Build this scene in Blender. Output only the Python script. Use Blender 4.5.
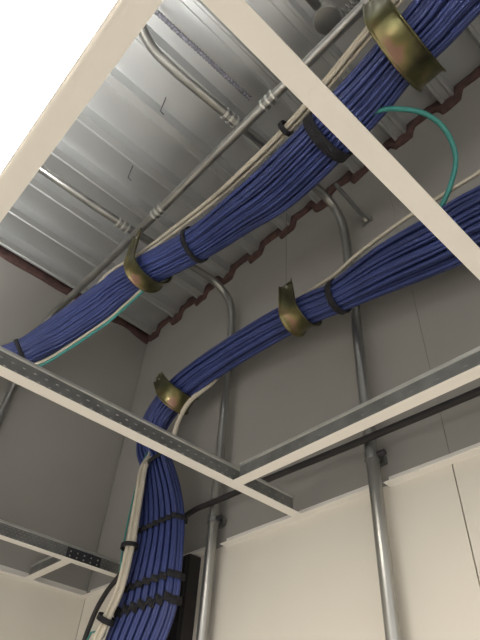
import bpy, bmesh, math, random
from mathutils import Vector, Matrix, noise

random.seed(7)
sc = bpy.context.scene
for o in list(bpy.data.objects):
    bpy.data.objects.remove(o, do_unlink=True)
C = sc.collection
CZ = 1.90                      # eye height of the camera above the floor; heights below are given from the eye

# ------------------------------------------------------------------ camera
cam = bpy.data.cameras.new('camera')
cam.sensor_fit = 'VERTICAL'; cam.sensor_height = 36.0
cam.lens = 540.56 * 36.0 / 640.0
cam.clip_start = 0.02; cam.clip_end = 60
co = bpy.data.objects.new('camera', cam); C.objects.link(co)
rows = ((0.735114, -0.500231, -0.457578), (-0.675105, -0.478434, -0.561547), (0.061982, 0.721713, -0.689411))
m = Matrix(rows).to_4x4(); m.translation = (0, 0, CZ)
co.matrix_world = m
sc.camera = co

# ------------------------------------------------------------------ world, exposure
w = bpy.data.worlds.new('room_ambience'); sc.world = w; w.use_nodes = True
bg = w.node_tree.nodes['Background']
bg.inputs[0].default_value = (1.0, 0.96, 0.895, 1); bg.inputs[1].default_value = 1.5
sc.view_settings.view_transform = 'Standard'; sc.view_settings.look = 'None'
sc.view_settings.exposure = 0.0; sc.view_settings.gamma = 1.0
sc.view_settings.use_curve_mapping = False
sc.cycles.use_denoising = True
LAMP = 18.0
ADDED_FILL = 150.0  # strength of the hidden strip added to brighten the deck

# ------------------------------------------------------------------ materials
def mat(name, col, rough=0.5, metal=0.0, col2=None, scale=20.0, bump=0.0, bscale=60.0, emit=0.0, detail=4.0, spec=0.5, stretch=None, ecol=(1.0, 0.93, 0.82)):
    mt = bpy.data.materials.new(name); mt.use_nodes = True
    nt = mt.node_tree; b = nt.nodes['Principled BSDF']
    b.inputs['Roughness'].default_value = rough; b.inputs['Metallic'].default_value = metal
    b.inputs['Specular IOR Level'].default_value = spec
    tc = nt.nodes.new('ShaderNodeTexCoord'); src = tc.outputs['Object']
    if stretch:
        mp = nt.nodes.new('ShaderNodeMapping'); mp.inputs['Scale'].default_value = stretch
        nt.links.new(src, mp.inputs['Vector']); src = mp.outputs['Vector']
    n = nt.nodes.new('ShaderNodeTexNoise'); n.inputs['Scale'].default_value = scale; n.inputs['Detail'].default_value = detail
    nt.links.new(src, n.inputs['Vector'])
    r = nt.nodes.new('ShaderNodeValToRGB')
    c2 = col2 or tuple(c * 0.86 for c in col)
    r.color_ramp.elements[0].position = 0.35; r.color_ramp.elements[1].position = 0.65
    r.color_ramp.elements[0].color = (*c2, 1); r.color_ramp.elements[1].color = (*col, 1)
    nt.links.new(n.outputs['Fac'], r.inputs['Fac']); nt.links.new(r.outputs['Color'], b.inputs['Base Color'])
    if bump:
        n2 = nt.nodes.new('ShaderNodeTexNoise'); n2.inputs['Scale'].default_value = bscale
        nt.links.new(src, n2.inputs['Vector'])
        bp = nt.nodes.new('ShaderNodeBump'); bp.inputs['Strength'].default_value = bump; bp.inputs['Distance'].default_value = 0.004
        nt.links.new(n2.outputs['Fac'], bp.inputs['Height']); nt.links.new(bp.outputs['Normal'], b.inputs['Normal'])
    if emit:
        b.inputs['Emission Color'].default_value = (*ecol, 1); b.inputs['Emission Strength'].default_value = emit
    return mt

M = {
 'paint':   mat('white_wall_paint', (0.74, 0.70, 0.63), 0.6, col2=(0.70, 0.66, 0.59), scale=3, bump=0.05, bscale=30),
 'board':   mat('grey_plasterboard', (0.36, 0.348, 0.325), 0.85, col2=(0.325, 0.313, 0.292), scale=2.2, bump=0.05, bscale=40),
 'deck':    mat('galvanised_deck', (0.47, 0.48, 0.48), 0.36, 0.50, col2=(0.43, 0.44, 0.44), scale=4, bump=0.03, bscale=5, detail=3),
 'floor':   mat('vinyl_floor', (0.62, 0.58, 0.51), 0.5, scale=6),
 'sealant': mat('red_fire_sealant', (0.115, 0.058, 0.050), 0.8, col2=(0.065, 0.036, 0.034), scale=40, bump=0.5, bscale=70),
 'tee':     mat('white_tee_enamel', (0.90, 0.87, 0.82), 0.45, col2=(0.88, 0.85, 0.80), scale=5),
 'galv':    mat('galvanised_steel', (0.33, 0.335, 0.325), 0.38, 0.75, col2=(0.24, 0.245, 0.24), scale=30, bump=0.08, bscale=120),
 'bright':  mat('bright_zinc', (0.75, 0.76, 0.74), 0.3, 0.8, scale=40),
 'dark':    mat('dark_plated_steel', (0.09, 0.09, 0.10), 0.4, 0.6, col2=(0.05, 0.05, 0.06), scale=40),
 'conduit': mat('galvanised_conduit', (0.42, 0.42, 0.40), 0.30, 0.85, col2=(0.32, 0.32, 0.31), scale=18, stretch=(1, 1, 0.3)),
 'blue':    mat('blue_cable_jacket', (0.046, 0.068, 0.235), 0.45, col2=(0.037, 0.055, 0.19), scale=14),
 'blue2':   mat('blue_cable_jacket_dark', (0.038, 0.055, 0.185), 0.48, col2=(0.032, 0.046, 0.155), scale=14),
 'white':   mat('cream_cable_jacket', (0.62, 0.57, 0.47), 0.5, scale=14),
 'teal':    mat('teal_cable_jacket', (0.05, 0.30, 0.27), 0.4, col2=(0.04, 0.24, 0.22), scale=14),
 'black':   mat('black_cable_jacket', (0.022, 0.020, 0.022), 0.55, scale=20),
 'velcro':  mat('black_hook_and_loop', (0.018, 0.018, 0.022), 0.9, scale=90, bump=0.6, bscale=400),
 'box':     mat('black_plastic', (0.016, 0.014, 0.014), 0.6, scale=20),
 'opal':    mat('opal_diffuser', (0.9, 0.9, 0.88), 0.5, emit=LAMP),
 'added_fill': mat('added_fill_glow', (0.9, 0.9, 0.88), 0.5, emit=ADDED_FILL, ecol=(0.98, 0.97, 0.95)),  # glow of the added strip, not a known lamp
}
# yellow-chromate plating: olive, gold and faint pink drifting over the sheet
mt = mat('yellow_chromate', (0.24, 0.20, 0.095), 0.33, 0.85, col2=(0.10, 0.088, 0.05), scale=16, detail=2)
rp = [n for n in mt.node_tree.nodes if n.type == 'VALTORGB'][0].color_ramp
e = rp.elements.new(0.52); e.color = (0.15, 0.15, 0.07, 1)
e = rp.elements.new(0.72); e.color = (0.32, 0.20, 0.15, 1)
M['gold'] = mt

# ------------------------------------------------------------------ helpers
def link(name, me, material, parent=None):
    o = bpy.data.objects.new(name, me); C.objects.link(o)
    if material is not None and not me.materials: me.materials.append(material)
    o.parent = parent
    if parent is None: o.location.z = CZ
    return o
def empty(name, label, cat, loc=(0, 0, 0), group=None):
    o = bpy.data.objects.new(name, None); C.objects.link(o)
    o.empty_display_size = 0.05
    o.location = (loc[0], loc[1], loc[2] + CZ)
    tag(o, label, cat, group); return o
def tag(o, label=None, cat=None, group=None, kind=None):
    if label: o['label'] = label
    if cat: o['category'] = cat
    if group: o['group'] = group
    if kind: o['kind'] = kind
    return o
def mesh_of(bm, smooth=False):
    bmesh.ops.recalc_face_normals(bm, faces=bm.faces)
    me = bpy.data.meshes.new('mesh'); bm.to_mesh(me); bm.free()
    if smooth:
        for p in me.polygons: p.use_smooth = True
    return me
def bbox(bm, x0, x1, y0, y1, z0, z1, bevel=0.0):
    vs = [bm.verts.new((x, y, z)) for x in (x0, x1) for y in (y0, y1) for z in (z0, z1)]
    fs = [(0,1,3,2), (4,6,7,5), (0,4,5,1), (2,3,7,6), (0,2,6,4), (1,5,7,3)]
    faces = [bm.faces.new([vs[i] for i in f]) for f in fs]
    if bevel:
        es = list({e for f in faces for e in f.edges})
        bmesh.ops.bevel(bm, geom=es, offset=bevel, segments=2, affect='EDGES')
def box(x0, x1, y0, y1, z0, z1, bevel=0.0):
    bm = bmesh.new(); bbox(bm, x0, x1, y0, y1, z0, z1, bevel); return mesh_of(bm)
def catmull(pts, n=8):
    P = [Vector(p) for p in pts]
    P = [P[0] * 2 - P[1]] + P + [P[-1] * 2 - P[-2]]
    out = []
    for i in range(1, len(P) - 2):
        a, b, c, d = P[i-1], P[i], P[i+1], P[i+2]
        for k in range(n):
            t = k / n
            out.append(0.5 * ((2*b) + (c - a)*t + (2*a - 5*b + 4*c - d)*t*t + (3*b - a - 3*c + d)*t**3))
    out.append(P[-2].copy()); return out
def add_tube(bm, pts, r, sides=8, cap=True):
    pts = [Vector(p) for p in pts]; n = len(pts)
    rs = r if isinstance(r, (list, tuple)) else [r] * n
    t0 = (pts[1] - pts[0]).normalized()
    u = t0.orthogonal().normalized(); rings = []
    for i, p in enumerate(pts):
        t = (pts[min(i+1, n-1)] - pts[max(i-1, 0)]).normalized()
        u = (u - t * u.dot(t)).normalized(); v = t.cross(u)
        rings.append([bm.verts.new(p + (u*math.cos(2*math.pi*k/sides) + v*math.sin(2*math.pi*k/sides)) * rs[i]) for k in range(sides)])
    for a, b in zip(rings, rings[1:]):
        for k in range(sides):
            bm.faces.new((a[k], a[(k+1) % sides], b[(k+1) % sides], b[k]))
    if cap:
        bm.faces.new(rings[0]); bm.faces.new(rings[-1][::-1])
def tube(pts, r, sides=8):
    bm = bmesh.new(); add_tube(bm, pts, r, sides); return mesh_of(bm, True)
def bend_path(p, radius=0.09, n=8):
    """polyline with every corner rounded to an arc"""
    p = [Vector(q) for q in p]; out = [p[0]]
    for a, b, c in zip(p, p[1:], p[2:]):
        d1 = (b - a).normalized(); d2 = (c - b).normalized()
        r = min(radius, (b-a).length*0.49, (c-b).length*0.49)
        s = b - d1*r; e_ = b + d2*r
        for k in range(n+1):
            t = k/n
            out.append(s*(1-t)**2 + b*2*t*(1-t) + e_*t*t)
    out.append(p[-1]); return out
def structure(name, me, material, parent=None):
    o = link(name, me, material, parent)
    if parent is None: o['kind'] = 'structure'
    return o

# ------------------------------------------------------------------ sizes found for the room (metres from the eye)
G = 0.478                     # underside of the ceiling grid
XW, YW = 0.806, 1.597         # faces of the two walls
ZD = 1.530                    # flat soffit of the steel deck
RIB = 0.035
X0, Y0, ZF = -2.6, -2.4, -CZ  # open sides of the room and its floor
TX = [0.013, 0.613]           # grid lines running along y
TY = [0.129, 0.729, 1.353]    # grid lines running along x

# ------------------------------------------------------------------ structure
fl = structure('floor', box(X0, XW + 0.1, Y0, YW + 0.1, ZF - 0.1, ZF), M['floor'])

wr = structure('wall_right', box(XW + 0.008, XW + 0.12, Y0, YW + 0.12, ZF, ZD + 0.1), M['board'])
joints = [Y0, -1.61, -0.61, 0.389, YW]
for a, b in zip(joints, joints[1:]):
    structure('painted_panel', box(XW, XW + 0.0085, a + 0.0012, b - 0.0012, ZF, G + 0.004), M['paint'], wr)
    structure('plasterboard_panel', box(XW, XW + 0.0085, a + 0.0004, b - 0.0004, G + 0.004, ZD), M['board'], wr)
wl = structure('wall_left', box(X0, XW, YW + 0.008, YW + 0.12, ZF, ZD + 0.1), M['board'])
joints = [X0, -1.6, -0.4, XW]
for a, b in zip(joints, joints[1:]):
    structure('painted_panel', box(a + 0.001, b - 0.001, YW, YW + 0.0085, ZF, G + 0.004), M['paint'], wl)
    structure('plasterboard_panel', box(a + 0.001, b - 0.001, YW, YW + 0.0085, G + 0.004, ZD), M['board'], wl)

# unseen bulkheads behind the camera, added to shut side light out of the void
structure('light_block_back', box(X0 - 0.1, X0, Y0 - 0.1, YW + 0.12, G, ZD + 0.1), M['board'])
structure('light_block_near', box(X0, XW + 0.12, Y0 - 0.1, Y0, G, ZD + 0.1), M['board'])

# deck: flat soffit with narrow folded ribs running towards the right-hand wall
ce = structure('ceiling', box(X0, XW + 0.12, Y0, YW + 0.12, ZD, ZD + 0.12), M['deck'])
bm = bmesh.new()
prof = [(-0.027, 0.001), (-0.019, -RIB), (-0.012, -RIB), (-0.009, -RIB + 0.004), (0.009, -RIB + 0.004), (0.012, -RIB), (0.019, -RIB), (0.027, 0.001)]
A = [bm.verts.new((X0, y, z)) for y, z in prof]; B = [bm.verts.new((XW, y, z)) for y, z in prof]
for i in range(len(prof) - 1): bm.faces.new((A[i], A[i+1], B[i+1], B[i]))
bm.faces.new(A); bm.faces.new(B)
ribmesh = mesh_of(bm); ribmesh.materials.append(M['deck'])
rib_ys = [1.540 - 0.1535 * k for k in range(25)]
for y in rib_ys:
    r = structure('deck_rib', ribmesh, None, ce); r.location = (0, y, ZD)

# intumescent sealant along both wall heads
def deck_z(y):
    for ry in rib_ys:
        d = abs(y - ry)
        if d < 0.027: return ZD - RIB * min(1, (0.027 - d) / 0.008)
    return ZD
def sealant(along, a, b):
    bm = bmesh.new(); n = int((b - a) / 0.008); rows_ = []
    for i in range(n + 1):
        s = a + (b - a) * i / n
        if along == 'y':
            top = ZD; low = min(deck_z(s - 0.012), deck_z(s), deck_z(s + 0.012)) - 0.024 - 0.030 * abs(noise.noise((s * 9, 3, 0)))
        else:
            top = ZD; low = ZD - 0.048 - 0.022 * noise.noise((s * 8, 7, 0))
        t = 0.012 + 0.006 * noise.noise((s * 25, 1, 5))
        if along == 'y': q = [(XW, s, top), (XW - t, s, top), (XW - t, s, low + 0.006), (XW - t*0.5, s, low), (XW, s, low)]
        else: q = [(s, YW, top), (s, YW - t, top), (s, YW - t, low + 0.006), (s, YW - t*0.5, low), (s, YW, low)]
        rows_.append([bm.verts.new(v) for v in q])
    for p, q in zip(rows_, rows_[1:]):
        for k in range(4): bm.faces.new((p[k], p[k+1], q[k+1], q[k]))
    return mesh_of(bm, True)
structure('fire_sealant', sealant('y', Y0, YW), M['sealant'], ce)['label'] = 'red brown fire sealant along the right wall head'
structure('fire_sealant', sealant('x', X0, XW), M['sealant'], ce)['label'] = 'red brown fire sealant along the left wall head'

# perimeter angle trim, cut round the conduits
def angle_y(bm, y0, y1):
    bbox(bm, XW - 0.021, XW, y0, y1, G - 0.0005, G + 0.0009)
    bbox(bm, XW - 0.0012, XW, y0, y1, G + 0.0009, G + 0.019)
def angle_x(bm, x0, x1):
    bbox(bm, x0, x1, YW - 0.021, YW, G - 0.0005, G + 0.0009)
    bbox(bm, x0, x1, YW - 0.0012, YW, G + 0.0009, G + 0.019)
PL, PR = 0.987, 0.526          # where the two wall conduits stand
tr = bpy.data.objects.new('trim_1', None); C.objects.link(tr); tr.location.z = CZ; tr['kind'] = 'structure'
for a, b in ((Y0, PR - 0.011), (PR + 0.019, PL - 0.019), (PL + 0.019, YW - 0.0215)):
    bm = bmesh.new(); angle_y(bm, a, b); link('wall_angle', mesh_of(bm), M['tee'], tr)
tr2 = bpy.data.objects.new('trim_2', None); C.objects.link(tr2); tr2.location.z = CZ; tr2['kind'] = 'structure'
bm = bmesh.new(); angle_x(bm, X0, XW - 0.0015); link('wall_angle', mesh_of(bm), M['tee'], tr2)

# ------------------------------------------------------------------ ceiling grid tees
dm = None
def tee(axis, c, a, b, label, h=0.038, pitch=0.019, rowsz=(0.011, 0.022), wa=None, wb=None):
    """axis 'x' or 'y'; c its line; a..b its run; web may stop short at wa, wb"""
    wa = a if wa is None else wa; wb = b if wb is None else wb
    root = empty('ceiling_grid_tee', label, 'ceiling tee', (c, a, G) if axis == 'y' else (a, c, G), 'exposed tees of the ceiling grid')
    def bar(name, o0, o1, z0, z1, m_, s0, s1, bev=0.0):
        s0 -= a; s1 -= a
        me = box(s0, s1, o0, o1, z0, z1, bev) if axis == 'x' else box(o0, o1, s0, s1, z0, z1, bev)
        return link(name, me, m_, root)
    bar('flange', -0.012, 0.012, 0.0, 0.0012, M['tee'], a, b)
    web = bar('web', -0.0009, 0.0009, 0.0012, h - 0.006, M['galv'], wa, wb)
    bar('bulb', -0.0035, 0.0035, h - 0.0065, h, M['bright'], wa, wb, 0.0012)
    bm = bmesh.new(); s = wa - a + 0.01; k = 0
    while s < wb - a - 0.006:
        for j, z in enumerate(rowsz):
            ss = s + (pitch * 0.5 if j % 2 else 0)
            for side in (-1, 1):
                o = side * 0.0009
                ring = []
                for q in range(6):
                    an = q * math.pi / 3
                    ds, dz = math.cos(an) * 0.0032, math.sin(an) * 0.0013
                    ring.append(bm.verts.new((ss + ds, o, z + dz) if axis == 'x' else (o, ss + ds, z + dz)))
                t = bm.verts.new((ss, o + side * 0.0012, z) if axis == 'x' else (o + side * 0.0012, ss, z))
                for q in range(6): bm.faces.new((ring[q], ring[(q+1) % 6], t))
        s += pitch; k += 1
    d = link('stitching', mesh_of(bm), M['conduit'], web); d['kind'] = 'stuff'
    return root
tA = tee('x', TY[1], X0, XW - 0.012, 'long white tee from left edge to right wall, lowest part of the cross', wb=XW - 0.032)
tT = tee('x', TY[0], X0, XW - 0.012, 'wide near tee slanting across the upper bundle from top to right', wb=XW - 0.032, pitch=0.026)
tL = tee('x', TY[2], X0, XW - 0.012, 'far dim tee at lower left ending behind the white cables', pitch=0.012, rowsz=(0.008, 0.015, 0.022, 0.028), wb=XW - 0.032)
tB = tee('y', TX[1], TY[0] + 0.012, TY[1] - 0.012, 'cross tee from the tee junction out to the right edge', pitch=0.045, rowsz=(0.018,), wa=TY[0] + 0.014, wb=TY[1] - 0.016)
tP = tee('y', TX[0], TY[0] + 0.012, TY[1] - 0.012, 'bright tee along the glowing light panel at upper left', pitch=0.045, rowsz=(0.018,))
tS = tee('y', TX[1], TY[2] + 0.012, YW - 0.012, 'short stub tee between the far tee and the left wall', pitch=0.045, rowsz=(0.018,))
# dark splice plate riveted on the far tee
sp = link('splice_plate', box(0.60 - X0, 0.70 - X0, -0.0030, -0.0010, 0.003, 0.030, 0.0004), M['dark'], tL)
for i in range(5):
    for zz in (0.010, 0.021):
        bm = bmesh.new(); xx = 0.61 + i * 0.02 - X0
        add_tube(bm, [(xx, -0.003, zz), (xx, -0.0042, zz)], 0.002, 8)
        link('rivet', mesh_of(bm), M['bright'], sp)
for xs in (0.575, 0.640):      # the connector clips at the junction of long tee and cross tee
    link('end_clip', box(xs - X0, xs + 0.018 - X0, 0.001, 0.003, 0.005, 0.028, 0.0004), M['galv'], tA)

# ------------------------------------------------------------------ light panel lying in the grid
lx0, lx1, ly0, ly1 = TX[0] - 0.5975, TX[0] - 0.0025, TY[0] + 0.0025, TY[1] - 0.0025
lum = empty('light_panel', 'glowing white square light panel lying in the ceiling grid', 'light panel', ((lx0+lx1)/2, (ly0+ly1)/2, G + 0.0014))
hx = (lx1 - lx0) / 2; hy = (ly1 - ly0) / 2
bm = bmesh.new()
for q in ((-hx, hx, -hy, -hy + 0.013), (-hx, hx, hy - 0.013, hy), (-hx, -hx + 0.013, -hy + 0.013, hy - 0.013), (hx - 0.013, hx, -hy + 0.013, hy - 0.013)):
    bbox(bm, *q, 0.0, 0.010)
link('frame', mesh_of(bm), M['tee'], lum)
link('diffuser', box(-hx + 0.013, hx - 0.013, -hy + 0.013, hy - 0.013, 0.001, 0.004), M['opal'], lum)
link('housing', box(-hx + 0.004, hx - 0.004, -hy + 0.004, hy - 0.004, 0.0102, 0.016, 0.002), M['galv'], lum)
link('added_fill_strip', box(hx - 0.115, hx - 0.035, -hy + 0.02, hy - 0.02, 0.0162, 0.020, 0.001), M['added_fill'], lum)  # unseen lit strip added on the panel's back to brighten the deck
for xb in (hx - 0.120, hx - 0.033):
    link('added_fill_baffle', box(xb, xb + 0.003, -hy + 0.02, hy - 0.02, 0.0162, 0.190), M['tee'], lum)  # added fins that keep the strip's light off the bundles and walls
link('driver', box(-0.20, 0.08, -0.035, 0.035, 0.0162, 0.045, 0.003), M['tee'], lum)

# ------------------------------------------------------------------ conduits
RC = 0.0122
def ringpart(name, p, d, r, ln, m_, parent, sides=14):
    p = Vector(p); d = Vector(d).normalized()
    bm = bmesh.new(); add_tube(bm, [p - d*ln/2, p - d*ln/2*0.98, p + d*ln/2*0.98, p + d*ln/2], [r*0.9, r, r, r*0.9], sides)
    return link(name, mesh_of(bm), m_, parent)
def coupling(p, d, root):
    c = ringpart('coupling', p, d, RC * 1.16, 0.040, M['conduit'], root)
    for s in (-1, 0, 1):
        ringpart('lock_ring', Vector(p) + Vector(d) * s * 0.017, d, RC * 1.42, 0.006, M['bright'], c, 8)
def saddle(y, z, root):
    cx = XW - 0.030
    s = ringpart('saddle_clip', (cx, y, z), (0, 0, 1), RC * 1.22, 0.016, M['galv'], root)
    link('base_plate', box(XW - 0.012, XW - 0.0002, y - 0.014, y + 0.014, z - 0.008, z + 0.008, 0.001), M['galv'], s)
    lug = ringpart('clip_lug', (cx, y - 0.020, z), (0, 1, 0), 0.0058, 0.018, M['dark'], s, 10)
    return s
def wall_conduit(y, path, label, cps, zs):
    root = empty('conduit', label, 'conduit', (0, 0, 0), 'galvanised conduits running to the walls')
    link('pipe', tube(path, RC, 14), M['conduit'], root)
    for p, d in cps: coupling(p, d, root)
    for z in zs: saddle(y, z, root)
    return root
cx = XW - 0.030
pathR = catmull([(-0.06, 0.36, 1.31), (0.0, 0.455, 1.31), (0.045, 0.507, 1.31), (0.10, 0.538, 1.31), (0.17, 0.545, 1.31), (0.30, 0.541, 1.31)], 5) + \
        bend_path([(0.32, 0.540, 1.31), (cx, PR + 0.006, 1.345), (cx, PR, 1.10), (cx, PR, -1.88)], 0.15, 12)[0:]
wall_conduit(PR, pathR, 'conduit dropping down right wall under the end of the cross tee', [((0.352, 0.540, 1.311), (1, 0, 0.04))], (0.530, -0.4, -1.3))
pathL = bend_path([(-0.9, 1.020, 1.31), (0.34, 1.020, 1.31), (cx, PL + 0.01, 1.33), (cx, PL, 1.05), (cx, PL, -1.88)], 0.15, 12)
wall_conduit(PL, pathL, 'conduit dropping down right wall beside the black trunking', [((0.343, 1.020, 1.31), (1, 0, 0))], (0.536, -0.4, -1.3))
rootY = empty('conduit', 'conduit parallel to the upper blue bundle, bending down the left wall', 'conduit', (0, 0, 0), 'galvanised conduits running to the walls')
link('pipe', tube(bend_path([(0.382, Y0, 1.280), (0.382, 1.0, 1.280), (0.378, YW - 0.028, 1.300), (0.366, YW - 0.028, 1.0), (0.366, YW - 0.028, -1.88)], 0.10, 10), RC, 14), M['conduit'], rootY)
for y in (0.429, 0.880): coupling((0.382, y, 1.280), (0, 1, 0), rootY)
# smaller conduit branching to the deck at the top right, with its round box
rootB = empty('conduit_junction_box', 'round conduit box against the deck near the top edge', 'junction box', (0.375, 0.235, 1.40))
bm = bmesh.new(); add_tube(bm, [(0, 0, -0.022), (0, 0, -0.02), (0, 0, 0.018), (0, 0, 0.02)], [0.027, 0.03, 0.03, 0.028], 20)
link('box_body', mesh_of(bm, False), M['conduit'], rootB)
bm = bmesh.new(); add_tube(bm, [(0, 0, -0.026), (0, 0, -0.022)], [0.031, 0.032], 20); link('box_lid', mesh_of(bm), M['conduit'], rootB)
link('entry_pipe', tube([(-0.62, 0.0, 0), (-0.03, 0.0, 0)], 0.0105, 12), M['conduit'], rootB)
bm = bmesh.new(); pts = []
for i in range(150):
    t = i / 149; an = t * 2 * math.pi * 14
    pts.append((0.008 * math.cos(an) + 0.02, -0.03 - 0.16 * t, 0.008 * math.sin(an)))
add_tube(bm, pts, 0.0022, 5); link('coiled_tail', mesh_of(bm, True), M['galv'], rootB)
link('hanger_stem', tube([(0, 0, 0.02), (0, 0, ZD - 1.40)], 0.004, 8), M['galv'], rootB)

# ribbed flexible conduit running beside a deck rib
fx = []; fr = []
for i in range(0, 400):
    x = -0.25 + i * 0.0024
    fx.append((x, 0.535 - 0.012 * (x), 1.482)); fr.append(0.0070 if (i // 2) % 2 else 0.0054)
    if x > 0.40: break
bm = bmesh.new(); add_tube(bm, fx, fr, 10)
o = link('flexible_conduit', mesh_of(bm), mat('dark_ribbed_conduit', (0.22, 0.22, 0.26), 0.5, 0.3, scale=60), None)
tag(o, 'dark ribbed flexible conduit lying along the steel deck', 'conduit')

# bent wire ends poking out of the deck
for (x, y), lab in (((0.236, 0.715), 'small bent wire on deck nearest the ribbed conduit'), ((0.292, 0.965), 'small bent wire on deck just above the left conduit')):
    o = link('deck_wire', tube([(x, y, ZD), (x, y, 1.515), (x + 0.003, y + 0.012, 1.497), (x + 0.006, y + 0.024, 1.490), (x + 0.02, y + 0.026, 1.490)], 0.0016, 6), M['dark'])
    tag(o, lab, 'wire', 'bent wires in the deck')

# threaded stub projecting from the right wall
st = empty('threaded_rod', 'short threaded rod with washer end hanging beside the right conduit bend', 'rod', (XW, 0.470, 1.246))
pp = []; rr = []
for i in range(90):
    pp.append(Vector((-0.002 - 0.115 * i / 89, 0.012 * i / 89, 0.075 * i / 89))); rr.append(0.0068 if i % 2 else 0.0058)
bm = bmesh.new(); add_tube(bm, pp, rr, 8); link('rod', mesh_of(bm), M['galv'], st)
link('washer', box(-0.004, 0.0, -0.016, 0.016, -0.010, 0.010, 0.001), M['conduit'], st)
bm = bmesh.new(); add_tube(bm, [(-0.004, 0, 0), (-0.012, 0.001, 0.005)], 0.0085, 6); link('nut', mesh_of(bm), M['conduit'], st)

# ------------------------------------------------------------------ cable bundles
class Bundle:
    """stations: (centre, radius across x-side, radius normal, lobe blend)"""
    def __init__(s, stations, n=8):
        s.P = catmull([q[0] for q in stations], n)
        r = catmull([(q[1], q[2], q[3]) for q in stations], n); s.r = r
        s.F = []
        for i, p in enumerate(s.P):
            t = (s.P[min(i+1, len(s.P)-1)] - s.P[max(i-1, 0)]).normalized()
            sd = Vector((1, 0, 0)); sd = (sd - t * sd.dot(t)).normalized(); s.F.append((sd, t.cross(sd), t))
    def at(s, i, a, b): return s.P[i] + s.F[i][0] * a + s.F[i][1] * b
    def nearest(s, p):
        p = Vector(p); return min(range(len(s.P)), key=lambda i: (s.P[i] - p).length)
def sunflower(n):
    out = []
    for k in range(n):
        r = math.sqrt((k + 0.5) / n); an = k * 2.399963
        out.append((r * math.cos(an), r * math.sin(an)))
    return out
def band(B, i, ra, rb, width, thick, m_, parent, sides=36, shape=None, frame=None, wig=None):
    """strap wrapped round the bundle at sample i"""
    sd, nn, t = frame or B.F[i]; bm = bmesh.new(); rows_ = []
    for k in range(sides):
        an = 2 * math.pi * k / sides
        sa, sb = (math.cos(an), math.sin(an)) if shape is None else shape(an)
        o_ = sd * (sa * ra) + nn * (sb * rb); od = o_.normalized() * thick
        c = B.P[i] + o_
        if wig: c = c + t * wig * math.cos((sb * 0.5 + 0.5) * NL * 2 * math.pi)
        rows_.append([bm.verts.new(c - t*width/2), bm.verts.new(c + od - t*width/2), bm.verts.new(c + od + t*width/2), bm.verts.new(c + t*width/2)])
    for k in range(sides):
        p, q = rows_[k], rows_[(k+1) % sides]
        for j in range(4): bm.faces.new((p[j], p[(j+1) % 4], q[(j+1) % 4], q[j]))
    return link('cable_tie', mesh_of(bm, True), m_, parent)

# --- upper bundle
S1 = [((0.440, -0.75, 1.15), .062, .062, 0), ((0.444, -0.35, 1.15), .060, .060, 0), ((0.447, -0.047, 1.15), .060, .060, 0), ((0.461, 0.061, 1.15), .056, .056, 0), ((0.466, 0.150, 1.14), .054, .054, 0),
      ((0.480, 0.263, 1.13), .060, .060, 0), ((0.497, 0.491, 1.13), .064, .064, 0), ((0.491, 0.639, 1.14), .056, .056, 0), ((0.479, 0.808, 1.15), .049, .049, 0),
      ((0.423, 1.036, 1.14), .047, .047, 0), ((0.396, 1.154, 1.10), .052, .052, 0), ((0.349, 1.274, 1.03), .048, .048, 0), ((0.301, 1.330, 0.965), .040, .040, 0),
      ((0.240, 1.375, 0.925), .033, .033, 0), ((0.15, 1.43, 0.90), .034, .034, 0), ((-0.10, 1.49, 0.88), .036, .036, 0)]
B1 = Bundle(S1, 8)
b1 = empty('blue_cable_bundle', 'upper thick bundle of blue data cables on two plated hooks', 'cable bundle', (0, 0, 0), 'blue data cable bundles')
for k, (a, b) in enumerate(sunflower(150)):
    ph = random.random() * 50; sw = random.uniform(-0.22, 0.22); pts = []
    for i in range(len(B1.P)):
        y = i * 0.035
        an = sw * math.sin(y * 1.1 + ph) ; ca, sa = math.cos(an), math.sin(an)
        aa, bb = a * ca - b * sa, a * sa + b * ca
        aa += 0.07 * noise.noise((ph, y * 1.3, 0)); bb += 0.07 * noise.noise((ph, y * 1.3, 9))
        l = math.hypot(aa, bb)
        if l > 1.0: aa /= l; bb /= l
        pts.append(B1.at(i, aa * (B1.r[i][0] - 0.0042), bb * (B1.r[i][1] - 0.0042)))
    link('cable', tube(pts, 0.0043, 6), M['blue' if random.random() < 0.7 else 'blue2'], b1)
for p, wd in (((0.480, 0.815, 1.15), 0.014), ((0.484, 0.345, 1.13), 0.026), ((0.29, 1.337, 0.957), 0.012)):
    i = B1.nearest(p); band(B1, i, B1.r[i][0] + 0.0012, B1.r[i][1] + 0.0012, wd, 0.0022, M['velcro'], b1)

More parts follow.
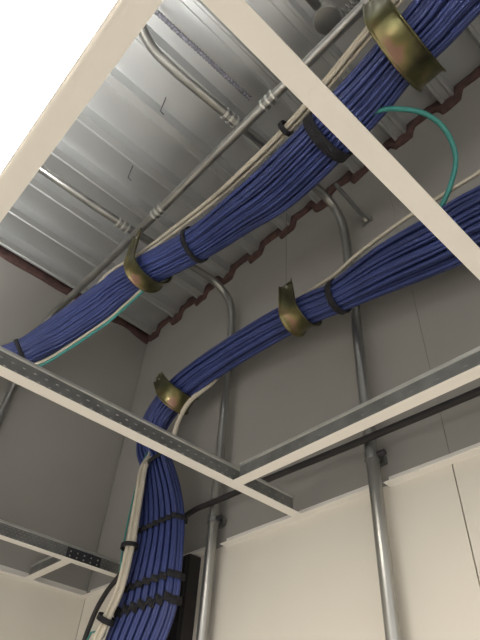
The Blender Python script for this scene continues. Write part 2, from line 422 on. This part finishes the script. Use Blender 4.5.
# --- lower bundle: horizontal along the right wall, then down through the grid as seven combed ropes
S2 = [((0.695, -0.75, 0.83), .050, .072, 0), ((0.695, -0.35, 0.835), .050, .072, 0), ((0.695, 0.084, 0.846), .052, .074, 0), ((0.70, 0.191, 0.864), .052, .074, 0), ((0.70, 0.250, 0.869), .050, .070, 0), ((0.70, 0.374, 0.889), .048, .060, 0),
      ((0.70, 0.512, 0.899), .038, .039, 0), ((0.70, 0.600, 0.920), .038, .039, 0), ((0.70, 0.742, 0.942), .041, .041, 0), ((0.70, 0.928, 0.952), .042, .043, 0),
      ((0.70, 1.054, 0.945), .044, .046, 0), ((0.70, 1.150, 0.925), .044, .050, 0.1), ((0.70, 1.216, 0.872), .042, .053, 0.25), ((0.70, 1.220, 0.797), .036, .051, 0.5), ((0.70, 1.170, 0.719), .030, .050, 0.8),
      ((0.70, 1.118, 0.610), .024, .066, 1), ((0.70, 1.091, 0.524), .021, .080, 1), ((0.70, 1.087, 0.450), .020, .092, 1), ((0.70, 1.090, 0.393), .020, .100, 1), ((0.70, 1.094, 0.346), .020, .104, 1),
      ((0.70, 1.130, 0.270), .020, .100, 1), ((0.70, 1.17, 0.15), .022, .095, 1), ((0.70, 1.20, -0.2), .022, .095, 1), ((0.70, 1.20, -0.8), .022, .095, 1), ((0.70, 1.20, -1.88), .022, .095, 1)]
B2 = Bundle(S2, 6)
b2 = empty('blue_cable_bundle', 'lower bundle of blue data cables dropping through the ceiling grid', 'cable bundle', (0, 0, 0), 'blue data cable bundles')
NL = 7; sf = sunflower(91); order = sorted(range(91), key=lambda k: sf[k][1])
inner = sunflower(13)
for rank, k in enumerate(order):
    a, b = sf[k]; lobe = rank // 13; la, lb = inner[rank % 13]
    ph = random.random() * 50; sw = random.uniform(-0.3, 0.3); pts = []
    for i in range(len(B2.P)):
        y = i * 0.04; ra, rb, f = B2.r[i]; f = max(0, min(1, f)); g = 1 - f
        an = sw * math.sin(y * 1.3 + ph) * g; ca, sa = math.cos(an), math.sin(an)
        aa, bb = a * ca - b * sa + 0.10 * g * noise.noise((ph, y * 1.2, 0)), a * sa + b * ca + 0.10 * g * noise.noise((ph, y * 1.2, 9))
        l = math.hypot(aa, bb)
        if l > 1.0: aa /= l; bb /= l
        d = (aa * (ra - 0.0042), bb * (rb - 0.0042))
        lw = rb / NL
        c = (lobe + 0.5) / NL * 2 - 1
        q = (la * (ra - 0.004) * 0.82, c * rb + lb * (lw * 0.86 - 0.003))
        pts.append(B2.at(i, d[0] * g + q[0] * f, d[1] * g + q[1] * f))
    link('cable', tube(pts, 0.0043, 6), M['blue' if random.random() < 0.75 else 'blue2'], b2)
i = B2.nearest((0.70, 0.505, 0.898)); band(B2, i, B2.r[i][0] + 0.001, B2.r[i][1] + 0.001, 0.016, 0.002, M['velcro'], b2)
for z, y, wd in ((0.715, 1.154, 0.014), (0.528, 1.091, 0.012), (0.393, 1.09, 0.014), (0.349, 1.094, 0.017)):
    i = B2.nearest((0.70, y, z)); ra, rb, f = B2.r[i]
    def scallop(an, ra=ra, rb=rb):
        s_, n_ = math.cos(an), math.sin(an)
        nn_ = max(-1, min(1, 2 / math.pi * math.asin(n_) * 1.0)) if abs(n_) < 1 else n_
        lob = abs(math.sin((nn_ * 0.5 + 0.5) * NL * math.pi))
        sg = 1 if s_ >= 0 else -1
        return (sg * (0.62 + 0.42 * lob) * min(1, abs(s_) * 6), nn_ * 1.02)
    band(B2, i, ra, rb, wd, 0.003, M['velcro'], b2, 112, scallop if z < 0.7 else None,
         (Vector((1, 0, 0)), Vector((0, -1, 0)), Vector((0, 0, -1))) if z < 0.7 else None, {0.393: 0.0015, 0.349: 0.004}.get(z))

# --- cream cables beside each bundle
def runs(name, label, cat, lines, m_, r, ties=(), group=None):
    root = empty(name, label, cat, (0, 0, 0), group)
    for ln in lines: link('cable', tube(catmull(ln, 7), r, 8), m_, root)
    for p, d, ra, rb, wd in ties:
        T = Bundle([(Vector(p) - Vector(d) * 0.03, ra, rb, 0), (Vector(p), ra, rb, 0), (Vector(p) + Vector(d) * 0.03, ra, rb, 0)], 2)
        band(T, 2, ra, rb, wd, 0.0022, M['velcro'], root, 20)
    return root
W1 = [(0.370, -0.75, 1.19), (0.375, -0.30, 1.19), (0.377, -0.015, 1.185), (0.388, 0.082, 1.185), (0.396, 0.167, 1.178), (0.424, 0.408, 1.178), (0.430, 0.656, 1.185), (0.4125, 0.900, 1.194), (0.396, 1.000, 1.186), (0.368, 1.09, 1.155), (0.362, 1.18, 1.085), (0.330, 1.27, 1.03), (0.29, 1.33, 0.965), (0.20, 1.40, 0.915), (-0.05, 1.48, 0.885)]
def shift(L, f): return [Vector(p) + Vector(f(i / (len(L) - 1))) for i, p in enumerate(L)]
ls = [W1, shift(W1, lambda t: (0.0095, 0, -0.0050 if t < 0.5 else -0.004)),
      shift(W1[:8], lambda t: (-0.010 + 0.012 * t, 0, 0.001 + 0.006 * t)),
      shift(W1[:8], lambda t: (0.016 - 0.010 * t, 0, 0.008 + 0.006 * t)),
      shift(W1[:7], lambda t: (-0.017 + 0.014 * t, 0, -0.006 + 0.002 * t)),
      shift(W1[:7], lambda t: (-0.004 + 0.002 * t, 0, -0.010 + 0.001 * t))]
runs('white_cable_run', 'cream cables running along the near side of the upper blue bundle', 'cables', ls, M['white'], 0.0045,
     [((0.424, 0.415, 1.178), (0.05, 1, 0), 0.017, 0.017, 0.012)], 'cream cable runs')
runs('white_cable_run', 'single cream cable along the underside of the upper bundle near the left tee', 'cables',
     [[(0.480, 0.82, 1.15), (0.460, 0.940, 1.125), (0.452, 1.010, 1.100), (0.441, 1.070, 1.070), (0.428, 1.125, 1.042), (0.386, 1.235, 0.985), (0.345, 1.30, 0.935), (0.28, 1.36, 0.90), (0.15, 1.45, 0.87)]], M['white'], 0.0042, (), 'cream cable runs')
runs('teal_cable', 'thin teal cable along the underside of the upper bundle', 'cable',
     [[(0.470, 0.82, 1.14), (0.462, 0.940, 1.118), (0.456, 1.015, 1.093), (0.443, 1.075, 1.060), (0.428, 1.135, 1.028), (0.386, 1.245, 0.972), (0.347, 1.305, 0.925), (0.28, 1.37, 0.89), (0.15, 1.46, 0.86)]], M['teal'], 0.0040, (), 'teal cables')
runs('teal_cable', 'teal cable looping down from the upper bundle to the lower one', 'cable',
     [[(0.470, 0.50, 1.12), (0.490, 0.30, 1.105), (0.500, 0.227, 1.090), (0.522, 0.188, 1.072), (0.556, 0.158, 1.055), (0.597, 0.146, 1.03), (0.639, 0.157, 0.995), (0.657, 0.187, 0.955), (0.668, 0.225, 0.92), (0.685, 0.28, 0.895), (0.70, 0.36, 0.89)]], M['teal'], 0.0052, (), 'teal cables')
W2 = [(0.662, -0.75, 0.915), (0.662, -0.3, 0.92), (0.668, 0.020, 0.936), (0.67, 0.135, 0.947), (0.67, 0.220, 0.955), (0.67, 0.315, 0.960), (0.672, 0.430, 0.955), (0.677, 0.505, 0.946), (0.69, 0.60, 0.966), (0.71, 0.74, 0.990)]
runs('white_cable_run', 'cream cables along the top of the lower blue bundle', 'cables', [W2, shift(W2, lambda t: (0.006, 0, 0.008))], M['white'], 0.0045, (), 'cream cable runs')
runs('white_cable_run', 'short stretch of cream cable under the bend of the lower bundle', 'cables',
     [[(0.735, 0.70, 0.965), (0.738, 0.92, 0.965), (0.732, 1.000, 0.925), (0.718, 1.070, 0.892), (0.722, 1.118, 0.860), (0.728, 1.145, 0.810), (0.735, 1.160, 0.740), (0.738, 1.130, 0.62), (0.738, 1.12, 0.52), (0.738, 1.13, 0.38), (0.738, 1.17, 0.1), (0.738, 1.17, -1.88)]], M['white'], 0.0075, (), 'cream cable runs')
Wd = [(0.702, 1.205, 0.800), (0.695, 1.186, 0.750), (0.668, 1.168, 0.690), (0.662, 1.153, 0.600), (0.662, 1.146, 0.481), (0.660, 1.150, 0.388), (0.660, 1.180, 0.330), (0.662, 1.217, 0.270), (0.662, 1.26, 0.15), (0.662, 1.27, -0.3), (0.662, 1.27, -1.88)]
runs('white_cable_run', 'strapped cream cables hanging left of the blue drop', 'cables',
     [Wd, shift(Wd, lambda t: (0.002, 0.010, 0)), shift(Wd, lambda t: (-0.001, -0.010, 0)), shift(Wd, lambda t: (-0.007, 0.004, 0)), shift(Wd, lambda t: (0.008, 0.018 * min(1, t * 3), 0))], M['white'], 0.0050,
     [((0.660, 1.150, 0.478), (0, 0, -1), 0.017, 0.022, 0.010), ((0.659, 1.186, 0.328), (0, 0.5, -1), 0.017, 0.024, 0.012)], 'cream cable runs')
runs('teal_cable', 'thin teal cable hanging beside the strapped cream cables', 'cable',
     [[(0.70, 1.215, 0.80), (0.675, 1.195, 0.71), (0.663, 1.185, 0.60), (0.662, 1.182, 0.48), (0.667, 1.178, 0.40), (0.675, 1.21, 0.30), (0.67, 1.30, 0.1), (0.67, 1.30, -1.88)]], M['teal'], 0.0022, (), 'teal cables')
o = link('black_cable', tube(catmull([(0.770, 1.20, 0.62), (0.755, 1.275, 0.515), (0.745, 1.325, 0.466), (0.745, 1.368, 0.438), (0.745, 1.398, 0.406), (0.745, 1.415, 0.372), (0.745, 1.429, 0.325), (0.745, 1.45, 0.2), (0.745, 1.46, -0.4), (0.745, 1.46, -1.88)], 7), 0.0065, 10), M['black'])
tag(o, 'black cable dropping left of the strapped cream cables', 'cable')
o = link('black_cable', tube(catmull([(0.735, 1.14, 0.44), (0.740, 1.10, 0.53), (0.748, 1.04, 0.562), (0.7535, 0.95, 0.566), (0.7535, 0.75, 0.562), (0.7535, 0.526, 0.556), (0.7535, 0.29, 0.552), (0.7535, 0.0, 0.548), (0.7535, -0.7, 0.545), (0.7535, Y0, 0.545)], 7), 0.0070, 10), M['black'])
tag(o, 'thick black cable running level along the right wall above the trim', 'cable')

# ------------------------------------------------------------------ plated J hooks
def j_hook(loc, r, top, wdt, label, tilt=0.0, wire=None, lip=0.5, lean=0.0, depth=1.0):
    root = empty('cable_hook', label, 'cable hook', loc, 'plated cable hooks')
    root.rotation_euler = (tilt, 0, 0)
    prof = []                                   # (x, z, half width, outward normal)
    for k in range(7):
        t = k / 6; z = top * (1 - t)
        hw = wdt * (0.36 + 0.10 * t)
        prof.append((-r - lean * (1 - t), z, hw, (-1, 0)))
    for k in range(1, 17):
        an = math.pi + math.pi * k / 16
        prof.append((r * math.cos(an), depth * r * math.sin(an), wdt * (0.46 + 0.06 * math.sin(math.pi * k / 16)), (math.cos(an), math.sin(an))))
    for k in range(1, 5):
        t = k / 4; prof.append((r + 0.10 * r * t * t, r * lip * t, wdt * 0.46 * (1 - 0.35 * t * t), (1, 0)))
    bm = bmesh.new(); rows_ = []
    us = (-1, -0.9, -0.78, 0, 0.78, 0.9, 1)
    for x, z, hw, nn in prof:
        row = []
        for u in us:
            fl_ = 0.0 if abs(u) < 0.8 else (0.0025 if abs(u) < 0.95 else 0.007)
            row.append(bm.verts.new((x + nn[0] * fl_, u * hw, z + nn[1] * fl_)))
        rows_.append(row)
    for p, q in zip(rows_, rows_[1:]):
        for k in range(len(us) - 1): bm.faces.new((p[k], p[k+1], q[k+1], q[k]))
    o = link('hook_body', mesh_of(bm, True), M['gold'], root)
    sm = o.modifiers.new('thickness', 'SOLIDIFY'); sm.thickness = 0.0022; sm.offset = 1
    bm = bmesh.new(); add_tube(bm, [(-r - lean * 0.82 - 0.0042, 0, top * 0.82), (-r - lean * 0.82 + 0.001, 0, top * 0.82)], 0.0032, 10)
    link('fixing_rivet', mesh_of(bm), M['bright'], root)
    if wire:
        link('suspension_wire', tube([(-r - lean - 0.001, 0, top * 0.95), (-r - lean - 0.001, 0, wire - loc[2])], 0.0004, 5), M['dark'], root)
    else:
        bm = bmesh.new(); bbox(bm, -r - lean - 0.003, -r - lean + 0.0005, -0.010, 0.010, top - 0.002, max(top + 0.012, 1.284 - loc[2]) if loc[2] > 1 else top + 0.012, 0.0008)
        link('conduit_clamp', mesh_of(bm), M['gold'], root)
    return root
j_hook((0.454, 0.118, 1.142), 0.0880, 0.075, 0.060, 'largest plated hook at the top right, under the upper bundle', depth=0.70, lip=0.25)
j_hook((0.438, 0.965, 1.144), 0.0590, 0.105, 0.055, 'plated hook holding the upper bundle near the left', depth=0.92)
j_hook((0.700, 0.630, 0.925), 0.0430, 0.068, 0.055, 'plated hook holding the middle of the lower bundle', 0.0, ZD, 0.45, 0.006)
j_hook((0.700, 1.120, 0.925), 0.0520, 0.060, 0.058, 'plated hook at the bend where the lower bundle turns down', -0.60, None, 0.45)

# ------------------------------------------------------------------ black trunking on the right wall
tk = empty('black_trunking', 'black upright trunking on right wall behind the cable drop', 'trunking', (XW, 1.090, -1.88))
link('body', box(-0.036, -0.0003, -0.034, 0.034, 0.0, G - 0.004 + 1.88, 0.002), M['box'], tk)
link('lid', box(-0.042, -0.036, -0.031, 0.031, 0.01, G - 0.010 + 1.88, 0.002), M['box'], tk)
